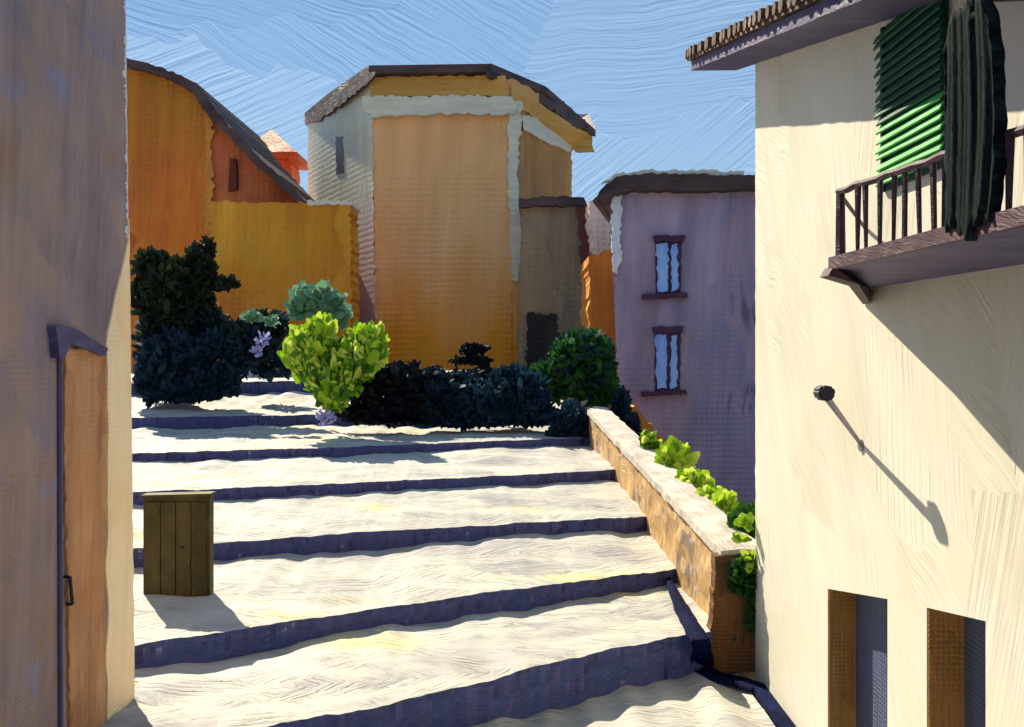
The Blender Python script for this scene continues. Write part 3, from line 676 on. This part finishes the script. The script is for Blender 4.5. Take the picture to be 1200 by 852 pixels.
# violet house
vh = thing('violet_house', (6, 26, -1.6), 'violet plastered house with two sky-blue windows and a thin dark roof', 'house')
YV = 24
facade('wall', [(716,226),(740,222),(980,222),(980,700),(742,700),(730,560),(722,420)], YV, 6, M['purple'], vh, .9, side=1.4)
facade('roof', [(694,236),(704,222),(722,207),(760,203),(874,205),(990,205),(990,222),(876,222),(800,224),(740,223),(712,232)], YV-.35, 6.8, M['tile'], vh, .9, side=1.4)
facade('roof_flashing', [(706,214),(722,203),(760,199),(872,200),(872,206),(760,206),(724,210)], YV-.1, .3, M['cornice'], vh, 1.3)
facade('corner_band', [(717,228),(729,228),(728,300),(722,330),(718,300)], YV-.06, .055, M['white'], vh, 1.6)
for (x0, y0, x1, y1) in ((768, 281, 799, 344), (767, 388, 798, 458)):
    fr = facade('window', [(x0,y0),(x1,y0),(x1-1,y1),(x0+1,y1)], YV-.05, .045, M['plumfar'], vh, .5)
    mid = (x0+x1)/2+1
    facade('pane', [(x0+1,y0+5),(mid-2,y0+3),(mid-2,y1-3),(x0+3,y1-2)], YV-.08, .025, M['pane'], fr, .9, 5)
    facade('pane', [(mid+3,y0+6),(x1-5,y0+4),(x1-4,y1-6),(mid+2,y1-2)], YV-.08, .025, M['pane'], fr, .9, 5)
    facade('sill', [(x0-15,y1+1),(x1+6,y1-1),(x1+8,y1+4),(x0-14,y1+7)], YV-.2, .19, M['plumfar'], vh, .7)
    facade('lintel', [(x0-2,y0-5),(x1+4,y0-6),(x1+2,y0+2),(x0,y0+2)], YV-.16, .15, M['plumfar'], vh, .7)

# ------------------------------------------------------------------ plants
def dabs(name, blobs, mats, parent=None, up=.5, aspect=2.2, bend=.25):
    """crown made of many leaf-sized faces; blobs: (px, py, Y, rx_px, ry_px, n, size_px, matindex weights)"""
    bm = bmesh.new(); uvl = bm.loops.layers.uv.new('UVMap')
    for (px, py, Y, rx, ry, n, size, mi) in blobs:
        if n > 330: n = int(n*.75); size *= 1.25
        c = at(px, py, Y); ax = rx/K*Y; az = ry/K*Y; ay = min(ax, az)*.9
        for i in range(n):
            d = Vector((rnd.gauss(0, 1), rnd.gauss(0, 1), rnd.gauss(0, 1))).normalized()
            r = rnd.uniform(.35, 1.0)**.6*(1+.18*mnoise.noise(d*2.3+Vector((px, py, 0))))
            p = c+Vector((d.x*ax*r, d.y*ay*r, d.z*az*r))
            s = size/K*Y*rnd.uniform(.6, 1.35)
            t = (d*.8+Vector((rnd.gauss(0, .5), rnd.gauss(0, .5), up+rnd.gauss(0, .45)))).normalized()
            nn = (Vector((rnd.gauss(0, .5), -1+rnd.gauss(0, .5), rnd.gauss(0, .5)+.3))+d*.6); sd = t.cross(nn)
            if sd.length < 1e-3: continue
            sd.normalize(); nn = sd.cross(t).normalized()
            prof = [(-.5, .25), (-.15, .5), (.2, .46), (.5, .16)]
            Lr = [(bm.verts.new(p+t*(a*s)+sd*(w*s/aspect*rnd.uniform(.8, 1.15))+nn*(-bend*a*a*s)), bm.verts.new(p+t*(a*s)-sd*(w*s/aspect*rnd.uniform(.8, 1.15))+nn*(-bend*a*a*s))) for a, w in prof]
            ou, ov = rnd.random()*9, rnd.random()*9
            for k in range(3):
                f = bm.faces.new((Lr[k][0], Lr[k][1], Lr[k+1][1], Lr[k+1][0])); f.material_index = mi if isinstance(mi, int) else rnd.choice(mi); f.smooth = True
                for lp, (uu_, vv_) in zip(f.loops, ((0, k/3), (1, k/3), (1, (k+1)/3), (0, (k+1)/3))): lp[uvl].uv = (uu_+ou, vv_+ov)
    o = obj(name, bm, mats, parent, uv=False)
    return o
def stems(name, lst, parent, r=.05):
    bm = bmesh.new()
    for a, b in lst:
        a = Vector(a); b = Vector(b); m = a.lerp(b, .5)+Vector((rnd.uniform(-.1, .1), 0, 0)); bar(bm, a, m, r, 7, r*.75); bar(bm, m, b, r*.75, 7, r*.4)
    return obj(name, bm, M['bark'], parent)
def gz(px, py, Y): return at(px, py, Y)
# dark tree at left
t = thing('dark_tree', gz(212, 466, 21.6), 'dark green-black bushy tree in front of the orange house', 'tree')
stems('trunk', [(gz(212, 470, 21.6), gz(212, 350, 21.6)), (gz(212, 400, 21.6), gz(250, 320, 21.6)), (gz(212, 400, 21.6), gz(180, 330, 21.6))], t, .12)
dabs('crown', [(205,345,21.6,44,48,1500,11,0), (180,310,21.6,24,18,380,10,0), (232,310,21.6,18,24,360,10,0), (243,290,21.6,8,14,90,9,0), (255,332,21.6,26,8,200,10,0),
               (165,345,21.4,16,18,220,10,0), (190,400,21.6,30,50,800,11,[0, 0, 1]), (235,385,21.6,32,35,600,11,[0, 1])], [M['lf_dark'], M['lf_navy']], t, up=.5)
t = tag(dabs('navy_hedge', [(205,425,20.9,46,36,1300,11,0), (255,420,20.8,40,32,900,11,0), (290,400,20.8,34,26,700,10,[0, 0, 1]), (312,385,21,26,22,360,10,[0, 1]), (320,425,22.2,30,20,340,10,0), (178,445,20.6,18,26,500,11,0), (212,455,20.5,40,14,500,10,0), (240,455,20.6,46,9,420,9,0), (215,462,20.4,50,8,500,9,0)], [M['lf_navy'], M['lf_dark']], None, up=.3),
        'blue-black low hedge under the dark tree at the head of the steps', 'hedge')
tag(dabs('flowers', [(308,398,20.2,9,9,30,7,0), (301,412,20.2,7,6,18,7,0)], [M['lf_lav']], None), 'small lavender blossoms on the blue-black hedge', 'flowers')
tag(dabs('flowers', [(382,489,17.9,12,9,60,7,0)], [M['lf_lav']], None), 'pale lavender blossoms on the ground under the lime bush', 'flowers')
tag(dabs('flowers', [(268,450,21.2,10,5,40,7,0)], [M['lf_lav']], None), 'lavender blossoms on the uppermost step beside the dark hedge', 'flowers')
tag(dabs('sage_plant', [(295,371,20.1,11,6,40,10,0), (318,376,20.1,9,6,30,10,0)], [M['lf_sage']], None), 'small grey-green sprigs on top of the blue-black hedge', 'plant')
t = thing('sage_shrub', gz(375, 470, 19.6), 'grey-green shrub rising behind the lime bush', 'shrub')
stems('stem', [(gz(380, 480, 19.6), gz(376, 350, 19.6))], t, .04)
dabs('foliage', [(357,358,19.4,14,18,60,22,0), (374,346,19.4,14,12,44,22,0), (390,364,19.4,14,16,60,22,0)], [M['lf_sage']], t, up=.6, aspect=1.7)
t = thing('lime_bush', gz(390, 482, 18.3), 'bright lime green bush at the head of the steps', 'bush')
stems('stem', [(gz(390, 492, 18.3), gz(365, 400, 18.3)), (gz(390, 492, 18.3), gz(425, 410, 18.3)), (gz(388, 492, 18.3), gz(392, 400, 18.3))], t, .04)
dabs('foliage', [(366,412,18.2,28,32,330,21,[0, 0, 0, 1]), (424,414,18.2,28,26,300,21,[0, 0, 1]), (392,442,18.1,36,28,330,21,[0, 1]), (434,396,18.1,16,13,90,18,0), (392,464,18.0,16,15,100,18,[1, 0]), (345,412,18.1,14,14,70,18,0), (376,388,18.1,18,12,70,20,0)],
     [M['lf_lime'], M['lf_limelow']], t, up=1.3, aspect=2.4)
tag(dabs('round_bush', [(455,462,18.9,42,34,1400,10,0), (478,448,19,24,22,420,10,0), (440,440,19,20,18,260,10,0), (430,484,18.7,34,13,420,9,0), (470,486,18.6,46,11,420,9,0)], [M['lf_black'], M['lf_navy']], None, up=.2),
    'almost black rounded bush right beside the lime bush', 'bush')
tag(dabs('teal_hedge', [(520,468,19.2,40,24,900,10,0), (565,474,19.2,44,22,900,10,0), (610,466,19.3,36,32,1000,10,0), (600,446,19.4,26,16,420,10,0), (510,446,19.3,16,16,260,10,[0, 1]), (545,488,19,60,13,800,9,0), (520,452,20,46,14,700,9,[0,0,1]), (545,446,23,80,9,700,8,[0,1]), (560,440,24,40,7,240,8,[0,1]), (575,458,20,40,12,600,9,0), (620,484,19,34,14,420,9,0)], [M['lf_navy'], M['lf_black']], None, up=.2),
    'dark teal hedge along the top step below the ochre house', 'hedge')
t = thing('windswept_tree', gz(568, 470, 21), 'tiny black windswept tree above the teal hedge against the ochre house', 'tree')
stems('trunk', [(gz(570, 480, 21), gz(568, 420, 21)), (gz(568, 424, 21), gz(550, 410, 21))], t, .05)
dabs('crown', [(555,409,21,18,6,170,9,0), (552,422,21,24,4,150,9,0), (569,436,21,7,12,90,8,0)], [M['lf_black']], t, up=0)
t = thing('green_bush', gz(680, 480, 20), 'deep green round bush above the top of the sloping stone wall', 'bush')
stems('stem', [(gz(680, 490, 20), gz(682, 420, 20))], t, .06)
dabs('foliage', [(682,428,20,38,42,1600,11,[0, 0, 0, 1]), (648,446,20,30,24,600,11,0), (700,450,20,22,30,500,11,0), (655,420,20.1,12,18,160,10,1)], [M['lf_green'], M['lf_navy']], t, up=.2)
tag(dabs('shade_shrub', [(672,494,18.6,24,22,800,9,0), (660,512,18.4,20,14,500,9,0), (680,516,18.4,12,12,260,9,0)], [M['lf_navy']], None, up=.2), 'blue-black leaves put in for the shade at the upper end of the stone wall', 'shrub')  # dark leaves put in where there is only shade
tag(dabs('trailing_shrub', [(728,480,19.5,11,26,260,10,0), (742,505,18.5,9,20,180,10,0)], [M['lf_navy']], None, up=.2), 'narrow blue-black shrub behind the upper end of the stone wall', 'shrub')
# creeper along the outer side of the parapet
def iv(px, py, Y): return (px, py, Y)
tag(dabs('lime_creeper', [(762,522,14.4,10,14,50,15,[0, 1]), (792,542,13.2,20,24,190,17,0), (812,572,12.2,18,22,170,17,0), (834,594,11.4,20,20,180,17,0), (848,598,11.0,14,22,120,17,0), (856,618,10.6,12,16,70,16,[0, 1])],
         [M['lf_lime'], M['lf_limelow']], None, up=1.0, aspect=1.7), 'bright lime creeper climbing over the outside of the sloping stone wall', 'creeper')
tag(dabs('dark_creeper', [(872,630,9.9,18,34,420,13,0), (872,676,8.99,18,24,260,12,0), (884,720,8.99,9,30,140,11,0), (872,676,9.7,22,26,200,13,0), (884,604,10.2,8,12,80,12,0)], [M['lf_green'], M['lf_black']], None, up=.4), 'dark green creeper in the corner between stone wall and cream house', 'creeper')
tag(dabs('lime_sprig', [(876,612,8.97,10,7,16,17,0), (880,657,8.95,12,9,26,17,0), (868,632,8.97,8,6,10,14,0)], [M['lf_lime']], None, up=.3, aspect=1.6), 'few yellow-green sprigs on the dark creeper by the cream house corner', 'plant')
for o in bpy.data.objects:
    if '_w' in o: del o['_w']
